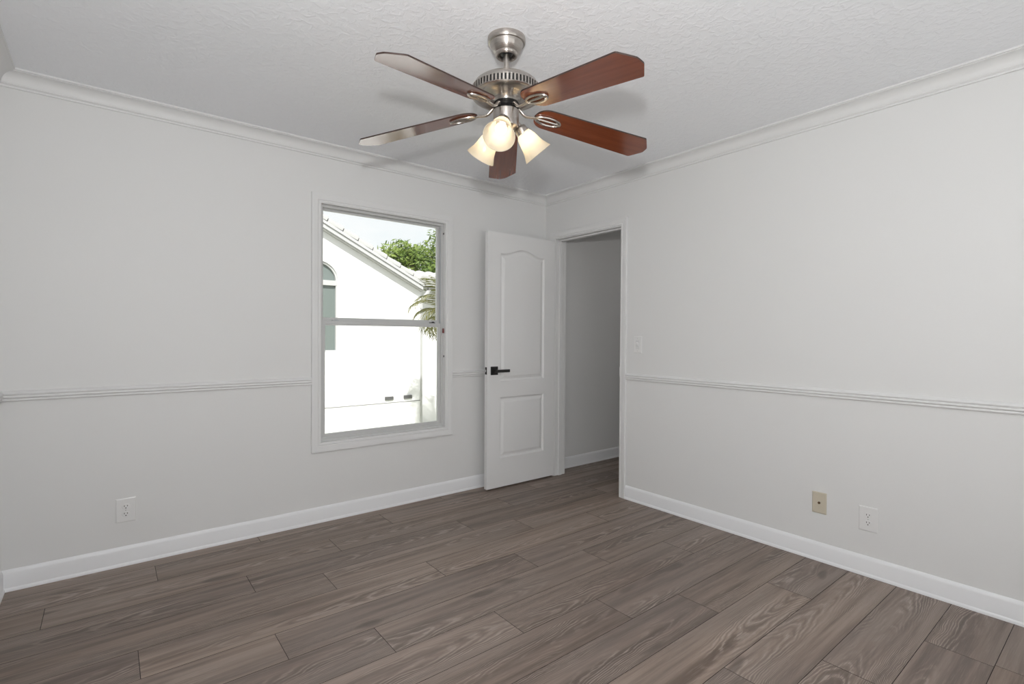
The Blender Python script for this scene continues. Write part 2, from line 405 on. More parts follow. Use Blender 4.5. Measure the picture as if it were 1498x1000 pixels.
moulding('trim_1', 'x', Y0, -1, XW, X0, crown, M['trim'], 'white crown moulding above the window wall')
moulding('trim_2', 'y', X0, -1, YS, Y0, crown, M['trim'], 'white crown moulding above the doorway wall')
moulding('trim_3', 'y', XW, 1, YS, Y0, crown, M['trim'], 'crown moulding on the side wall beyond the frame edge')
RZ = .8949
rail = [(0, 0), (.009, 0), (.012, .0025), (.0125, .008), (.0095, .0115), (.0135, .0145), (.0165, .019), (.0155, .024), (.012, .0265), (.015, .030), (.017, .035), (.0135, .041), (.006, .047), (0, .049)]
rail = [(d, RZ+z) for d, z in rail]
CW = .057
moulding('trim_4', 'x', Y0, -1, XW, WX0-CW, rail, M['trim'], 'white chair rail between the side wall and the window', 1, 0)
moulding('trim_5', 'x', Y0, -1, WX1+CW, X0, rail, M['trim'], 'short white chair rail between window and door', 0, 1)
moulding('trim_6', 'y', X0, -1, YS, DY0-.006-CW, rail, M['trim'], 'white chair rail on the wall with the light switch', 1, 0)
moulding('trim_7', 'y', XW, 1, YS, Y0, rail, M['trim'], 'white chair rail on the side wall beyond the frame edge')
bprof = [(0, 0), (.0165, 0), (.0165, .007), (.0150, .0125), (.0115, .017), (.0105, .082), (.0088, .089), (.0055, .097), (.003, .101), (0, .101)]
moulding('baseboard_left', 'x', Y0, -1, XW, X0, bprof, M['base'], 'white baseboard under the window', cat='baseboard')
moulding('baseboard_right', 'y', X0, -1, YS, DY0-.006-CW, bprof, M['base'], 'white baseboard under the outlets beside the doorway', 1, 0, cat='baseboard')
moulding('baseboard_corner', 'y', X0, -1, DY1+.006+CW, Y0, bprof, M['base'], 'bit of baseboard behind the open door', 0, 1, cat='baseboard')
moulding('baseboard_near', 'y', XW, 1, YS, Y0, bprof, M['base'], 'white baseboard on the side wall beyond the frame edge', cat='baseboard')
moulding('baseboard_hall', 'x', Y0+.0005, -1, X0+WT, HX1, bprof, M['base'], 'white baseboard in the hallway', 0, 0, cat='baseboard')

# ------------------------------------------------------------------ window in the far wall
casing = [(0, 0), (0, .009), (.003, .0105), (.010, .0115), (.014, .0085), (.018, .0120), (.030, .0135), (.040, .0155), (.048, .0165), (.052, .0155), (.055, .0165), (.057, .014), (.057, 0)]
win = empty('window_1', (1.5445, Y0, WZ0), 'white single-hung window looking onto the neighbouring house', 'window', kind='structure')
bm = bmesh.new(); loops = []
for w, d in casing:
    loops.append([(WX0-w, Y0-d, WZ0-w), (WX1+w, Y0-d, WZ0-w), (WX1+w, Y0-d, WZ1+w), (WX0-w, Y0-d, WZ1+w)])
ngon_loop(bm, loops, cap_last=False)
put('window_casing', bm, M['trim'], win, smooth=30)
def frame4(bm, x0, x1, z0, z1, l, r, b_, t_, y0, y1, bev=.0015):
    box(bm, (x0, y0, z0), (x0+l, y1, z1), bev); box(bm, (x1-r, y0, z0), (x1, y1, z1), bev)
    box(bm, (x0+l-.001, y0, z0), (x1-r+.001, y1, z0+b_), bev); box(bm, (x0+l-.001, y0, z1-t_), (x1-r+.001, y1, z1), bev)
bm = bmesh.new()                                   # drywall-return liner
e = .004
frame4(bm, WX0, WX1, WZ0, WZ1, e, e, e, e, Y0-.006, Y0+.118, 0)
put('window_liner', bm, M['trim'], win)
bm = bmesh.new()                                   # aluminium main frame with sill and track ribs
frame4(bm, WX0+e, WX1-e, WZ0+e, WZ1-e, .020, .020, .028, .016, Y0+.030, Y0+.095)
box(bm, (WX0+e, Y0+.022, WZ0+e), (WX1-e, Y0+.034, WZ0+.020), .001)
put('window_frame', bm, M['vinyl'], win)
bm = B(((WX1-e-.0215, Y0+.045, WZ0+.04), (WX1-e-.0195, Y0+.060, 1.28)), ((WX0+e+.0195, Y0+.045, WZ0+.04), (WX0+e+.0215, Y0+.060, 1.28)), ((WX1-e-.0215, Y0+.034, 1.31), (WX1-e-.0195, Y0+.050, WZ1-.03)))
put('sash_track', bm, M['vinyl_shade'], win)
ix0, ix1 = WX0+e+.020, WX1-e-.020
bm = bmesh.new()                                   # upper glazing
frame4(bm, ix0, ix1, 1.306, WZ1-e-.016, .014, .016, .026, .012, Y0+.062, Y0+.088)
us = put('upper_sash', bm, M['vinyl'], win)
put('upper_pane', B(((ix0+.008, Y0+.074, 1.32), (ix1-.008, Y0+.077, WZ1-e-.020))), M['glass'], us)
bm = bmesh.new()                                   # lower sliding sash
frame4(bm, ix0, ix1, WZ0+e+.026, 1.3085, .020, .020, .020, .029, Y0+.036, Y0+.060)
box(bm, (ix0+.02, Y0+.033, 1.290), (ix1-.02, Y0+.0365, 1.2945), .001)
ls = put('lower_sash', bm, M['vinyl'], win)
put('lower_pane', B(((ix0+.012, Y0+.047, WZ0+.045), (ix1-.012, Y0+.050, 1.285))), M['glass'], ls)
for xx in (1.19, 1.925):
    bm = bmesh.new(); box(bm, (xx-.022, Y0+.040, 1.3080), (xx+.022, Y0+.058, 1.3145), .002); box(bm, (xx-.006, Y0+.036, 1.3140), (xx+.012, Y0+.048, 1.3205), .002)
    put('sash_latch', bm, M['black'] if xx > 1.5 else M['vinyl_shade'], win)
bm = B(((WX1-e-.012, Y0+.012, 1.235), (WX1-e-.001, Y0+.024, 1.270)), bevel=.002)
put('balance_clip', bm, M['redbrown'], win)
bm = B(((WX1-e-.006, Y0+.010, 1.05), (WX1-e-.001, Y0+.016, 1.065)), ((WX1-e-.006, Y0+.020, 1.985), (WX1-e-.001, Y0+.028, 1.998)), bevel=.001)
put('track_screw', bm, M['slot'], win)

# unseen window added for the fill light (only its frame and panes)
bw = empty('added_window', (1.30, YS, SZ0), 'added window carrying the fill light in the wall behind the camera', 'window', kind='structure')
bm = bmesh.new(); frame4(bm, SX0, SX1, SZ0, SZ1, .04, .04, .04, .04, YS-.09, YS-.05); box(bm, (1.28, YS-.09, SZ0+.04), (1.32, YS-.05, SZ1-.04), .001)
put('window_frame', bm, M['vinyl'], bw)
for a_, b_ in ((SX0+.04, 1.28), (1.32, SX1-.04)):
    put('pane', B(((a_, YS-.072, SZ0+.04), (b_, YS-.069, SZ1-.04))), M['glass'], bw)

# ------------------------------------------------------------------ door
REV = .006
tr = empty('trim_8', (X0, (DY0+DY1)/2, 0), 'white casing and jamb of the doorway', 'trim', kind='structure')
bm = bmesh.new(); rows = []
for w, d in casing:
    ya, yb, zt = DY0-REV-w, DY1+REV+w, DZ1+REV+w
    rows.append([bm.verts.new(p_) for p_ in ((X0-d, ya, 0), (X0-d, ya, zt), (X0-d, yb, zt), (X0-d, yb, 0))])
for A, Bq in zip(rows, rows[1:]):
    for i in range(3): bm.faces.new((A[i], A[i+1], Bq[i+1], Bq[i]))
bm.faces.new([r_[0] for r_ in rows]); bm.faces.new([r_[3] for r_ in rows][::-1])
put('door_casing', bm, M['trim'], tr, smooth=30)
bm = B(((X0-.0005, DY0-jo, 0), (X0+WT+.001, DY0, DZ1+jo)), ((X0-.0005, DY1, 0), (X0+WT+.001, DY1+jo, DZ1+jo)), ((X0-.0005, DY0, DZ1), (X0+WT+.001, DY1, DZ1+jo)))
put('door_jamb', bm, M['trim'], tr)
bm = B(((X0+.038, DY0-.001, 0), (X0+.072, DY0+.011, DZ1)), ((X0+.038, DY1-.011, 0), (X0+.072, DY1+.001, DZ1)), ((X0+.038, DY0, DZ1-.011), (X0+.072, DY1, DZ1+.001)), bevel=.002)
put('door_stop', bm, M['trim'], tr)
bm = bmesh.new()
rows = []
for w, d in casing:
    ya, yb, zt = DY0-REV-w, DY1+REV+w, DZ1+REV+w
    rows.append([bm.verts.new(p_) for p_ in ((X0+WT+d, ya, 0), (X0+WT+d, ya, zt), (X0+WT+d, yb, zt), (X0+WT+d, yb, 0))])
for A, Bq in zip(rows, rows[1:]):
    for i in range(3): bm.faces.new((A[i], A[i+1], Bq[i+1], Bq[i]))
put('door_casing', bm, M['trim'], tr, smooth=30)
bm = B(((X0-.004, DY0-.002, .915), (X0+.030, DY0+.0025, .985)), bevel=.001)
put('strike_plate', bm, M['trim'], tr)

door = empty('door_1', (3.018, 3.2, 0), 'white two-panel arch-top door standing open against the wall', 'door', kind='structure')
dx0, dx1, dz0, dz1 = 2.307, 3.016, .014, 2.032
yf, yb = 3.199, 3.234
def arch(x0, x1, z0, z1, rise, inset, n=24):
    """outline of a panel, bottom-left first; rise > 0 gives the double-curved top"""
    a, b, c, d = x0+inset, x1-inset, z0+inset, z1-inset
    pts = [(a, c), (b, c)]
    for i in range(n+1):
        s = 1-2*i/n; xm = (a+b)/2 + s*(b-a)/2
        z = d + rise*(.5+.5*cos(pi*min(1, abs(s)*1.12)))
        pts.append((xm, z))
    return pts
def rect_match(x0, x1, z0, z1, n=24):
    pts = [(x0, z0), (x1, z0)]
    for i in range(n+1): pts.append((x1 + (x0-x1)*i/n, z1))
    return pts
bm = bmesh.new()
def panel_face(cell, pan, rise, y, sgn):
    L_ = [[(x, y, z) for x, z in rect_match(*cell)]]
    for inset, dep in ((0, 0), (.003, .0055), (.011, .0115), (.019, .0120), (.036, .0050), (.042, .0022), (.045, .0020)):
        L_.append([(x, y+sgn*dep, z) for x, z in arch(*pan, rise, inset)])
    ngon_loop(bm, L_)
ins = [(2.432, 2.900, .243, .728, 0), (2.432, 2.900, .856, 1.868, .047)]
for y, sgn in ((yf, 1), (yb, -1)):
    for (a, b, c, d, rise), (za, zb) in zip(ins, ((dz0, .79), (.79, dz1))):
        panel_face((dx0, dx1, za, zb), (a, b, c, d), rise, y, sgn)
for q in ([(dx0, yf, dz0), (dx0, yb, dz0), (dx0, yb, dz1), (dx0, yf, dz1)], [(dx1, yf, dz0), (dx1, yb, dz0), (dx1, yb, dz1), (dx1, yf, dz1)],
          [(dx0, yf, dz0), (dx1, yf, dz0), (dx1, yb, dz0), (dx0, yb, dz0)], [(dx0, yf, dz1), (dx1, yf, dz1), (dx1, yb, dz1), (dx0, yb, dz1)]):
    bm.faces.new([bm.verts.new(p_) for p_ in q])
bmesh.ops.remove_doubles(bm, verts=bm.verts, dist=1e-5)
put('door_leaf', bm, M['door'], door, smooth=25)
def handle(y, s):
    h = put('door_handle', B(((2.338, min(y, y-s*.010), .909), (2.404, max(y, y-s*.010), .975)), bevel=.0015), M['black'], door)
    bm = bmesh.new()
    lathe(bm, [(0, 0), (.011, 0), (.011, .045), (0, .045)], Matrix.Translation((2.371, y-s*.008, .941)) @ Matrix.Rotation(s*pi/2, 4, 'X'), 20)
    yy = y - s*.052
    box(bm, (2.358, min(yy, yy+s*.012), .930), (2.492, max(yy, yy+s*.012), .952), .0015)
    put('lever', bm, M['black'], h)
handle(yf, 1); handle(yb, -1)
lp = put('latch_plate', B(((dx0-.0015, 3.2045, .914), (dx0+.001, 3.2285, .971)), bevel=.0007), M['black'], door)
put('latch_bolt', B(((dx0-.011, 3.2095, .933), (dx0, 3.2235, .952)), bevel=.002), M['chrome'], lp)
for z in (.22, 1.02, 1.82):
    bm = bmesh.new(); lathe(bm, [(0, z-.045), (.006, z-.045), (.006, z+.045), (0, z+.045)], Matrix.Translation((3.0215, 3.2405, 0)), 12)
    put('hinge', bm, M['black'], door)

# ------------------------------------------------------------------ electrical plates
def plate_frame(wall):
    """returns f(u, w, z) -> world with u along the wall as seen from the room, w out of the wall"""
    if wall == 'left': return lambda u, w, z: (u, Y0-w, z)
    return lambda u, w, z: (X0-w, -u, z)
def fbox(bm, f, a, b, bevel=0):
    p_, q = f(*a), f(*b); box(bm, tuple(min(x, y) for x, y in zip(p_, q)), tuple(max(x, y) for x, y in zip(p_, q)), bevel)
def flathe(bm, f, u, z, prof, n=24, sx=1, sz=1):
    rings = [[bm.verts.new(f(u+sx*r*cos(2*pi*i/n), w, z+sz*r*sin(2*pi*i/n))) for i in range(n)] for r, w in prof]
    for A, Bq in zip(rings, rings[1:]):
        for i in range(n): bm.faces.new((A[i], A[(i+1) % n], Bq[(i+1) % n], Bq[i]))
    bm.faces.new(rings[-1])
def cover(bm, f, u, z, hw, hh, th=.006):
    L_ = []
    for ins_, w in ((0, 0), (0, th*.45), (.0018, th*.8), (.005, th), (.0065, th)):
        L_.append([f(u-hw+ins_, w, z-hh+ins_), f(u+hw-ins_, w, z-hh+ins_), f(u+hw-ins_, w, z+hh-ins_), f(u-hw+ins_, w, z+hh-ins_)])
    ngon_loop(bm, L_)
def outlet(wall, u, z, label):
    f = plate_frame(wall)
    root = empty('wall_outlet', f(u, 0, z-.0625), label, 'outlet', 'duplex outlets low on the walls')
    bm = bmesh.new(); cover(bm, f, u, z, .0425, .0625); put('cover_plate', bm, M['plastic'], root)
    for dz in (.0195, -.0195):
        bm = bmesh.new(); flathe(bm, f, u, z+dz, [(.0185, .004), (.0185, .0058)], 28, 1, .80)
        put('receptacle_ring', bm, M['screw'], root)
        bm = bmesh.new(); flathe(bm, f, u, z+dz, [(.0172, .0055), (.0172, .0082), (.0160, .0090)], 28, 1, .80)
        rc = put('receptacle', bm, M['plastic'], root)
        bm = bmesh.new()
        for du, h in ((-.0063, .0040), (.0063, .0034)): fbox(bm, f, (u+du-.0013, .0070, z+dz+.0035-h), (u+du+.0013, .0094, z+dz+.0035+h))
        flathe(bm, f, u, z+dz-.0075, [(.0027, .0070), (.0027, .0094)], 12)
        put('slots', bm, M['slot'], rc)
    bm = bmesh.new(); flathe(bm, f, u, z, [(.0034, .005), (.0034, .0072), (.002, .0078)], 14); put('screw', bm, M['screw'], root)
outlet('left', .072, .291, 'white duplex outlet low on the window wall, apart from the other plates')
outlet('right', -.8795, .292, 'white duplex outlet beside the ivory cable plate')
f = plate_frame('right')
cx_ = empty('cable_plate', f(-1.1085, 0, .259), 'ivory cable jack plate on the white wall near the baseboard', 'wall plate')
bm = bmesh.new(); cover(bm, f, -1.1085, .3165, .0355, .0575); put('cover_plate', bm, M['ivory'], cx_)
bm = bmesh.new(); flathe(bm, f, -1.1085, .3165, [(.0075, .005), (.0075, .0075), (.0048, .0078), (.0048, .013), (.002, .0132)], 6); jk = put('coax_jack', bm, simple('dark_brass', (.16, .10, .06), .4, .8), cx_)
for z in (.3165+.021, .3165-.021):
    bm = bmesh.new(); flathe(bm, f, -1.1085, z, [(.0028, .005), (.0028, .0068), (.0015, .0072)], 12); put('screw', bm, M['ivory'], cx_)
sw = empty('light_switch', f(-2.331, 0, 1.096), 'white toggle light switch beside the doorway', 'light switch')
bm = bmesh.new(); cover(bm, f, -2.331, 1.158, .035, .062); put('cover_plate', bm, M['plastic'], sw)
bm = bmesh.new(); fbox(bm, f, (-2.331-.0165, .005, 1.158-.033), (-2.331+.0165, .0068, 1.158+.033), .0008); put('switch_frame', bm, simple('switch_grey', (.66, .66, .66), .35), sw)
bm = bmesh.new()
ngon_loop(bm, [[f(-2.331+a, .0065, 1.158+b) for a, b in ((-.008, -.016), (.008, -.016), (.008, .016), (-.008, .016))], [f(-2.331+a, w, 1.158+b) for a, b, w in ((-.007, -.004, .016), (.007, -.004, .016), (.007, .012, .019), (-.007, .012, .019))]])
put('toggle', bm, M['plastic'], sw)
for z in (1.158+.046, 1.158-.046):
    bm = bmesh.new(); flathe(bm, f, -2.331, z, [(.0030, .005), (.0030, .0068), (.0015, .0073)], 12); put('screw', bm, M['screw'], sw)

# ------------------------------------------------------------------ ceiling fan
FX, FY = 1.2889, 1.6645
fan = empty('ceiling_fan', (FX, FY, ZC), 'brushed nickel ceiling fan with five cherry blades and three lit shades', 'ceiling fan')
T0 = Matrix.Translation((FX, FY, 0))
bm = bmesh.new()
lathe(bm, [(.060, 2.4398), (.0775, 2.4398), (.0785, 2.434), (.0775, 2.421), (.0745, 2.4165), (.0695, 2.4150), (.0690, 2.4125), (.0665, 2.404), (.0600, 2.392), (.0525, 2.383), (.0465, 2.3785), (.0460, 2.3755), (.0475, 2.373), (.0460, 2.369), (.0420, 2.3656), (.0370, 2.3656), (.0355, 2.372), (.034, 2.392), (.0, 2.394)], T0, 64)
put('canopy', bm, M['nickel'], fan, smooth=35)
bm = bmesh.new(); lathe(bm, [(.0, 2.391), (.026, 2.391), (.030, 2.384), (.026, 2.374), (.014, 2.371), (.0, 2.371)], T0, 32); put('hanger_ball', bm, M['black'], fan, smooth=True)
bm = bmesh.new(); lathe(bm, [(.0, 2.372), (.0128, 2.372), (.0128, 2.262), (.0, 2.262)], T0, 32); put('downrod', bm, M['nickel'], fan, smooth=40)
bm = bmesh.new()
lathe(bm, [(.013, 2.275), (.022, 2.275), (.024, 2.270), (.070, 2.2695), (.100, 2.2670), (.118, 2.2600), (.130, 2.2500), (.1365, 2.2400), (.1400, 2.2340), (.1420, 2.2320), (.1420, 2.2300), (.1375, 2.2295),
           (.1375, 2.2050), (.1420, 2.2045), (.1425, 2.2020), (.1390, 2.1985), (.1300, 2.1975), (.1180, 2.2010), (.1060, 2.2095), (.1030, 2.2110), (.0960, 2.2115), (.0840, 2.2100), (.0720, 2.2060), (.0640, 2.2020), (.0625, 2.2005), (.0600, 2.2000), (.0520, 2.1935), (.0460, 2.1870), (.0440, 2.1820), (.0430, 2.1760), (.0, 2.1760)], T0, 96)
mh = put('motor_housing', bm, M['nickel'], fan, smooth=35)
bm = bmesh.new(); lathe(bm, [(.1378, 2.2296), (.1378, 2.2049)], T0, 96); put('vent_core', bm, M['slot'], mh, smooth=True)
bm = bmesh.new()
for i in range(60):
    a = 2*pi*i/60; mm = T0 @ Matrix.Rotation(a, 4, 'Z')
    n0 = len(bm.verts); box(bm, (.1375, -.0036, 2.2045), (.1424, .0036, 2.2300)); bm.verts.ensure_lookup_table()
    for v in bm.verts[n0:]: v.co = mm @ v.co
put('vent_fins', bm, M['nickel'], mh)
bm = bmesh.new(); lathe(bm, [(.0, 2.1765), (.050, 2.1765), (.053, 2.172), (.053, 2.158), (.045, 2.1535), (.040, 2.147), (.040, 2.1430), (.0, 2.1430)], T0, 48); put('flywheel', bm, M['black'], fan, smooth=35)
bm = bmesh.new(); lathe(bm, [(.0, 2.1455), (.050, 2.1455), (.0535, 2.142), (.0535, 2.083), (.051, 2.077), (.036, 2.070), (.030, 2.060), (.012, 2.056), (.010, 2.048), (.0, 2.046)], T0, 64)
put('switch_housing', bm, M['nickel'], fan, smooth=35)

ZB, PT, DR, TX, TY = 2.0716, -.1821, -.1271, .0069, .0041
def bl(th, r, t_, up=0.0):
    a = radians(th); dx = r*cos(a) - t_*cos(PT)*sin(a); dy = r*sin(a) + t_*cos(PT)*cos(a)
    return Vector((FX+dx, FY+dy, ZB + t_*sin(PT) + DR*(r-.66) + TX*dx + TY*dy + up))
w0, w1, R0, R1_, RT, MT = .0625, .0735, .128, .6364, .6775, .014
def blade_outline():
    pts = []
    def w(r): return w0 + (w1-w0)*(r-.2)/(R1_-.2)
    for i in range(0, 19):                                   # rounded root from +t to -t
        a = pi/2 + pi*i/18; rr = .186 + (.186-R0)*cos(a); pts.append((rr, w(.186)*sin(a)))
    pts += [(.3, -w(.3)), (.45, -w(.45)), (.60, -w(.6)), (R1_-.006, -w1), (R1_-.001, -w1+.001), (R1_+.004, -w1+.006)]
    pts += [(RT-.005, -MT-.010), (RT-.001, -MT-.003), (RT, -MT+.004), (RT, MT-.004), (RT-.001, MT+.003), (RT-.005, MT+.010)]
    pts += [(R1_+.004, w1-.006), (R1_-.001, w1-.001), (R1_-.006, w1), (.60, w(.6)), (.45, w(.45)), (.3, w(.3))]
    return pts
OUT = blade_outline(); TH = .0058
for th in (-90, -18, 54, 126, 198):
    bm = bmesh.new(); ul = bm.loops.layers.uv.new('uv'); co = {}
    lo, hi, lo2 = [], [], []
    for r, t_ in OUT:
        v = bm.verts.new(bl(th, r, t_)); co[v] = (r+th*.05, t_); lo.append(v)
        v = bm.verts.new(bl(th, r, t_, TH)); co[v] = (r+th*.05, t_); hi.append(v)
    fs = [bm.faces.new(lo), bm.faces.new(hi[::-1])]
    for i in range(len(lo)):
        j = (i+1) % len(lo); fq = bm.faces.new((lo[i], lo[j], hi[j], hi[i])); fq.material_index = 1
    for f_ in bm.faces:
        for lp_ in f_.loops: lp_[ul].uv = co[lp_.vert]
    put('blade', bm, [M['cherry'], M['blade_edge']], fan)
    # arm: cranked rod with an openwork oval under the blade root
    bm = bmesh.new(); a = radians(th)
    def on(r, z, s=0): return Vector((FX + r*cos(a) - s*sin(a), FY + r*sin(a) + s*cos(a), z))
    zj = bl(th, .136, 0).z - .004
    path = [on(.042, 2.161), on(.056, 2.158), on(.066, 2.149), on(.076, 2.139), on(.088, 2.1335), on(.104, (zj+2.1325)/2), on(.122, zj+.0005), on(.140, bl(th, .140, 0).z-.004)]
    tube(bm, path, [.009, .0085, .0075, .007, .0065, .0065, .007, .006], 10, flat=.8)
    ring = [bl(th, .188 + .056*cos(2*pi*i/40), .0245*sin(2*pi*i/40), -.0042) for i in range(40)]
    tube(bm, ring, .0052, 8, closed=True)
    tube(bm, [bl(th, .134 + .104*i/8, 0, -.0040) for i in range(9)], [.004, .0046, .005, .0052, .0052, .005, .0046, .004, .003], 8)
    arm = put('blade_arm', bm, M['nickel'], fan, smooth=40)
    for r, t_ in ((.150, .0), (.226, .013), (.226, -.013)):
        bm = bmesh.new(); p_ = bl(th, r, t_, -.0065); lathe(bm, [(0, -.0025), (.003, -.0022), (.0042, 0), (.0042, .005), (0, .005)], Matrix.Translation(p_), 12)
        put('screw', bm, M['nickel'], arm, smooth=40)

PHI0 = 231.4 - 10
for k_ in (0, 120, 240):
    a = radians(PHI0 + k_); rad = Vector((cos(a), sin(a), 0))
    pn = Vector((FX, FY, 2.072)) + rad*.068; pr = Vector((FX, FY, 1.985)) + rad*.145
    ax = (pr-pn).normalized(); side = Vector((-sin(a), cos(a), 0)); oth = ax.cross(side)
    Mx = Matrix(((side.x, oth.x, ax.x, pn.x), (side.y, oth.y, ax.y, pn.y), (side.z, oth.z, ax.z, pn.z), (0, 0, 0, 1)))
    LN = (pr-pn).length
    bm = bmesh.new(); lathe(bm, [(0, -.034), (.013, -.034), (.015, -.028), (.0155, -.020), (.0225, -.016), (.0265, -.010), (.0275, .004), (.0285, .008), (.0275, .0115), (.024, .012), (.0, .012)], Mx, 32)
    sk = put('lamp_socket', bm, M['nickel'], fan, smooth=35)
    outer = [(.0255, .006), (.0285, .012), (.0335, .022), (.0385, .036), (.0420, .052), (.0450, .068), (.0495, .084), (.0560, .099), (.0635, LN)]
    sh = [(r, s) for r, s in outer] + [(r-.0028, s) for r, s in outer[::-1]]
    bm = bmesh.new(); lathe(bm, sh, Mx, 48, close=True)
    tag(put('lamp_shade', bm, M['frost'], sk, smooth=50), 'lit bell-shaped frosted glass shade')
    bm = bmesh.new(); lathe(bm, [(0, .012), (.010, .012), (.011, .024), (.015, .034), (.0205, .046), (.0225, .057), (.0205, .068), (.0145, .076), (.007, .080), (0, .081)], Mx, 24)
    put('light_bulb', bm, M['bulb'], sk, smooth=True)

# ------------------------------------------------------------------ outside: neighbouring house
HY = 9.0
GZ = -.75
tag(put('ground', B(((-12, Y0+WT, GZ-.2), (40, 60, GZ))), M['ground']), 'ground outside the window', 'ground', kind='structure')
house = empty('neighbour_house', (3.5, HY, GZ), 'white stucco house with a tiled gable roof seen through the window', 'house')
SL = .497
RX = 1.6
def rake(x): return 3.12 - SL*(x-3.01)              # top of the rake board at the gable face
apex = rake(RX)
HXR = 4.87; HXL = 2*RX - HXR
# gable wall with an arched window hole: built as wall polygon with reveal
AX, AR, ASP, AB = 2.865, .350, 2.16, .905
bm = bmesh.new()
arcp = [(AX+AR*cos(pi*i/20), ASP+AR*sin(pi*i/20)) for i in range(21)]
hole = [(AX-AR, AB), (AX+AR, AB)] + arcp
zt = lambda x: apex - SL*abs(x-RX) - .13
# wall pieces around the hole
def poly(pts, y): bm.faces.new([bm.verts.new((x, y, z)) for x, z in pts])
poly([(HXL, GZ), (AX-AR, GZ), (AX-AR, zt(AX-AR)), (RX, zt(RX)), (HXL, zt(HXL))], HY)
poly([(AX+AR, GZ), (HXR, GZ), (HXR, zt(HXR)), (AX+AR, zt(AX+AR))], HY)
poly([(AX-AR, GZ), (AX+AR, GZ), (AX+AR, AB), (AX-AR, AB)], HY)
for i in range(20):
    (xa, za), (xb, zb) = arcp[i], arcp[i+1]
    poly([(xb, zb), (xa, za), (xa, zt(xa)), (xb, zt(xb))], HY)
n_ = len(hole)
for i in range(n_):
    (xa, za), (xb, zb) = hole[i], hole[(i+1) % n_]
    bm.faces.new([bm.verts.new(p_) for p_ in ((xa, HY, za), (xb, HY, zb), (xb, HY+.10, zb), (xa, HY+.10, za))])
for xs in (HXL, HXR): bm.faces.new([bm.verts.new(p_) for p_ in ((xs, HY, GZ), (xs, HY+8, GZ), (xs, HY+8, zt(xs)), (xs, HY, zt(xs)))])
bmesh.ops.remove_doubles(bm, verts=bm.verts, dist=1e-5)
put('gable_wall', bm, M['stucco'], house)
bm = B(((HXL, HY-.004, -.085), (HXR+.001, HY+.002, -.068)))
put('weep_screed', bm, simple('screed_grey', (.27, .27, .265), .7), house)
wall2 = B(((HXR-.02, HY+.45, GZ), (9.5, HY+.6, 2.15)))
put('wing_wall', wall2, M['stucco'], house)
# arched window
bm = bmesh.new()
def inset_hole(d): return [(AX-AR+d, AB+d), (AX+AR-d, AB+d)] + [(AX+(AR-d)*cos(pi*i/20), ASP+(AR-d)*sin(pi*i/20)) for i in range(21)]
ngon_loop(bm, [[(x, y, z) for x, z in inset_hole(d)] for d, y in ((-.0, HY+.03), (.035, HY+.03), (.035, HY+.08))], cap_last=False)
box(bm, (AX-AR+.02, HY+.025, ASP-.075), (AX+AR-.005, HY+.08, ASP+.015), .004)
box(bm, (AX-.012, HY+.035, AB+.03), (AX+.012, HY+.08, ASP-.07), .003)
aw = put('arched_window', bm, M['ext_white'], house)
bm = bmesh.new(); bm.faces.new([bm.verts.new((x, HY+.075, z)) for x, z in inset_hole(.02)]); put('pane', bm, M['ext_glass'], aw)
for xv in (4.10, 4.49):
    bm = bmesh.new(); box(bm, (xv, HY-.03, -.02), (xv+.17, HY, .045), .004); put('wall_vent', bm, M['vent'], house)
# rake boards, soffit, gutter and downspout
def sloped(x0, x1, zoff0, zoff1, y0, y1):
    b_ = bmesh.new()
    P8 = []
    for x in (x0, x1):
        for y in (y0, y1):
            for zo in (zoff0, zoff1): P8.append(b_.verts.new((x, y, apex - SL*abs(x-RX) + zo)))
    for q in ((0, 1, 3, 2), (4, 5, 7, 6), (0, 1, 5, 4), (2, 3, 7, 6), (0, 2, 6, 4), (1, 3, 7, 5)): b_.faces.new([P8[i] for i in q])
    return b_
XE = 4.80
put('rake_board', sloped(RX, XE+.03, -.115, 0, HY-.15, HY-.11), M['ext_white'], house)
put('rake_trim', sloped(RX, XE+.04, -.040, .012, HY-.175, HY-.15), M['ext_white'], house)
put('rake_soffit', sloped(RX, XE+.05, -.130, -.105, HY-.12, HY+.01), M['soffit'], house)
put('roof_deck', sloped(RX, XE+.02, -.02, .01, HY-.14, HY+8), M['tile'], house)
put('roof_deck', sloped(RX, HXL-.2, -.02, .01, HY-.14, HY+8), M['tile'], house)
# barrel rake tiles, overlapping down the slope, and the field tiles behind them
ang = math.atan(SL)
bm = bmesh.new()
slen = (XE+.10-RX)/cos(ang); nt_ = int(slen/.305)
for i in range(nt_+1):
    s0 = i*.305; s1 = min(s0+.291, slen+.02)
    if s1-s0 < .05: continue
    yc, hw = HY-.085, .080
    rings = []
    for s, lift, sc_ in ((s0, .0, .96), (s1, .016, 1.05)):
        x = RX + s*cos(ang); z = apex - s*sin(ang) + .010 + lift
        rings.append([bm.verts.new((x + hw*sc_*sin(pi*k/10)*sin(ang)*1.25, yc - hw*sc_*cos(pi*k/10), z + hw*sc_*sin(pi*k/10)*cos(ang)*1.25)) for k in range(11)])
    for k in range(10): bm.faces.new((rings[0][k], rings[0][k+1], rings[1][k+1], rings[1][k]))
    bm.faces.new(rings[1]); bm.faces.new(rings[0][::-1])
put('rake_tiles', bm, M['tile'], house, smooth=50)
bm = bmesh.new(); rings = []
for s in (0, slen-.02):
    x = RX + s*cos(ang); z = apex - s*sin(ang) + .006; hw = .068
    rings.append([bm.verts.new((x + hw*sin(pi*k/10)*sin(ang)*1.2, HY-.085 - hw*cos(pi*k/10), z + hw*sin(pi*k/10)*cos(ang)*1.2)) for k in range(11)])
for k in range(10): bm.faces.new((rings[0][k], rings[0][k+1], rings[1][k+1], rings[1][k]))
put('tile_gap_core', bm, M['vent'], house)  # dark core added to darken the gaps between the rake tiles
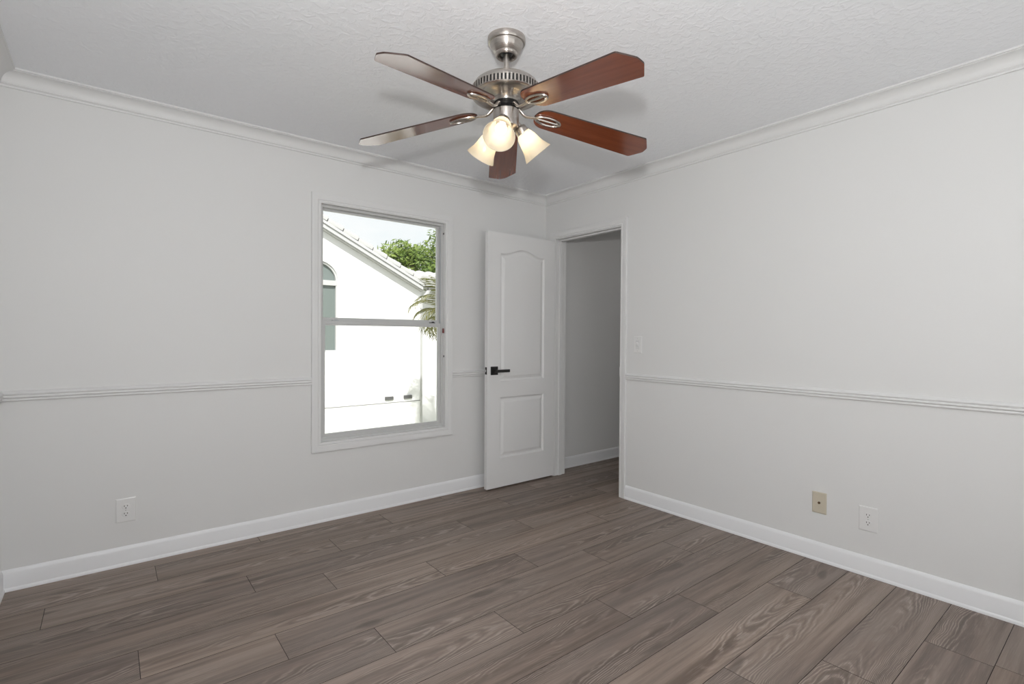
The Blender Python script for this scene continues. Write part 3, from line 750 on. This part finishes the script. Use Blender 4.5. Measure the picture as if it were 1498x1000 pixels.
# lower wing roof facing the window, with its gutter
EZ = 2.30; WY = HY-.02
put('gutter', (lambda b_: (tube(b_, [(XE-.03, WY-.06, EZ-.06), (9.6, WY-.06, EZ-.06)], .001), box(b_, (XE-.04, WY-.12, EZ-.11), (9.6, WY-.005, EZ-.095), .003), box(b_, (XE-.04, WY-.13, EZ-.11), (9.6, WY-.115, EZ), .004), box(b_, (XE-.04, WY-.135, EZ-.018), (9.6, WY-.105, EZ+.002), .004), box(b_, (XE-.045, WY-.13, EZ-.11), (XE-.03, WY, EZ), .003), b_)[-1])(bmesh.new()), M['ext_white'], house)
put('eave_soffit', B(((XE-.02, WY-.01, EZ-.13), (9.6, HY+.46, EZ-.11))), M['soffit'], house)
bm = bmesh.new()
for c_ in range(22):
    xa = XE-.03+c_*.22
    for r_ in range(2):
        ya, yb_ = WY-.10+r_*.30, WY-.10+r_*.30+.33
        za, zb_ = EZ+.02+r_*.30*.30+.01, EZ+.02+r_*.30*.30+.33*.30
        rings = [[bm.verts.new((xa+.11-.11*cos(pi*k/8), y, z+.055*sin(pi*k/8))) for k in range(9)] for y, z in ((ya, za), (yb_, zb_))]
        for k in range(8): bm.faces.new((rings[0][k], rings[0][k+1], rings[1][k+1], rings[1][k]))
        bm.faces.new(rings[0][::-1])
put('wing_roof_tiles', bm, M['tile'], house, smooth=50)
bm = bmesh.new()
tube(bm, [(4.99, WY-.06, EZ-.10), (4.99, WY-.06, EZ-.20), (4.97, WY-.05, EZ-.25), (4.90, HY-.02, EZ-.36), (4.875, HY+.0, EZ-.42), (4.872, HY+.01, EZ-.55)], [.045]*6, 8)
ds = put('downspout', bm, M['ext_white'], house, smooth=40)
bm = bmesh.new(); box(bm, (4.85, HY-.03, GZ), (4.885, HY+.03, EZ-.50), .004); put('downspout_pipe', bm, M['soffit'], ds)

# ------------------------------------------------------------------ outside: tree beyond the roof
def tree(cx, cy, base, blobs, leaf, n, seed):
    R_ = random.Random(seed)
    root = empty('pine_tree', (cx, cy, base), 'leafy green tree beyond the tiled roof', 'tree')
    bm = bmesh.new(); tube(bm, [(cx, cy, base), (cx+.1, cy, base+3), (cx-.1, cy+.1, base+6)], [.30, .24, .12], 10)
    for bx, by, bz, br in blobs: tube(bm, [(cx, cy, base+3.0), ((cx+bx)/2, (cy+by)/2, (base+3+bz)/2+.4), (bx, by, bz)], [.12, .08, .03], 6)
    put('trunk', bm, M['bark'], root, smooth=True)
    bm = bmesh.new()
    for bx, by, bz, br in blobs:
        for _ in range(int(n*br*br)):
            d = Vector((R_.gauss(0, 1), R_.gauss(0, 1), R_.gauss(0, 1))).normalized()*br*(R_.random()**.35)
            p_ = Vector((bx, by, bz)) + Vector((d.x, d.y, d.z*.72))
            a = Vector((R_.gauss(0, 1), R_.gauss(0, 1), R_.gauss(.3, 1))).normalized(); b_ = a.orthogonal().normalized()
            s = leaf*R_.uniform(.6, 1.3)
            bm.faces.new([bm.verts.new(p_ + q) for q in (a*s, b_*s*.38, -a*s, -b_*s*.38)])
    put('foliage', bm, M['leaf'], root)
R_ = random.Random(4); blobs = []
for i in range(26):
    x = R_.uniform(10.4, 18.5); top = 4.9 + min(1.0, (x-10.4)/4.0)*1.7
    blobs.append((x, R_.uniform(21, 24), R_.uniform(3.2, top), R_.uniform(.7, 1.15)))
tree(14.0, 22.5, GZ, blobs, .15, 420, 9)

# palm beside the neighbour's wall, fronds reaching into view
palm = empty('palm', (4.80, 7.45, GZ), 'yellow-green palm fronds drooping in front of the neighbouring wall', 'palm')
bm = bmesh.new(); tube(bm, [(4.80, 7.45, GZ), (4.77, 7.44, .5), (4.70, 7.45, 1.36)], [.09, .07, .05], 10); put('trunk', bm, M['bark'], palm, smooth=True)
R_ = random.Random(12)
crown_c = Vector((4.70, 7.45, 1.36))
for az, el, ln_, droop in ((192, 64, 1.05, 2.1), (178, 52, .85, 1.9), (208, 66, 1.1, 1.9), (184, 74, 1.2, 1.3), (186, 58, 1.15, 1.75), (165, 66, 1.15, 1.25), (200, 46, 1.0, 1.75), (150, 58, 1.0, 1.3), (222, 62, 1.1, 1.2), (176, 80, 1.0, .45), (196, 74, 1.25, .75), (240, 40, 1.1, 1.2), (75, 55, .8, 1.1), (30, 45, 1.1, 1.1), (330, 45, 1.2, 1.1), (280, 50, 1.2, 1.1)):
    bm = bmesh.new(); pts = []; h = Vector((cos(radians(az)), sin(radians(az)), 0)); p_ = crown_c.copy(); e_ = radians(el)
    for i in range(15):
        pts.append(p_.copy()); p_ = p_ + (h*cos(e_) + Vector((0, 0, sin(e_))))*ln_/14; e_ -= droop*1.9/14*(.4+i/9)
    tube(bm, pts, [.012 - .009*i/14 for i in range(15)], 5)
    for i in range(2, 15):
        d = (pts[min(i+1, 14)] - pts[i-1]).normalized(); s_ = d.cross(Vector((0, 0, 1))); s_ = s_.normalized() if s_.length > .05 else h.cross(Vector((0, 0, 1)))
        for sd in (-1, 1):
            for sub in (0, .5):
                o_ = pts[i] - d*sub*ln_/14; L0 = (.30*sin(pi*min(1, (i+2)/16))+.06)*R_.uniform(.85, 1.1)
                tip = o_ + (s_*sd*.75 + d*.65)*L0 + Vector((0, 0, -.28*L0)); mid = o_.lerp(tip, .5) + Vector((0, 0, .05*L0)); wv = d*.014
                v4 = [bm.verts.new(q) for q in (o_, mid+wv, tip, mid-wv)]; bm.faces.new(v4)
    put('frond', bm, M['palm'], palm)
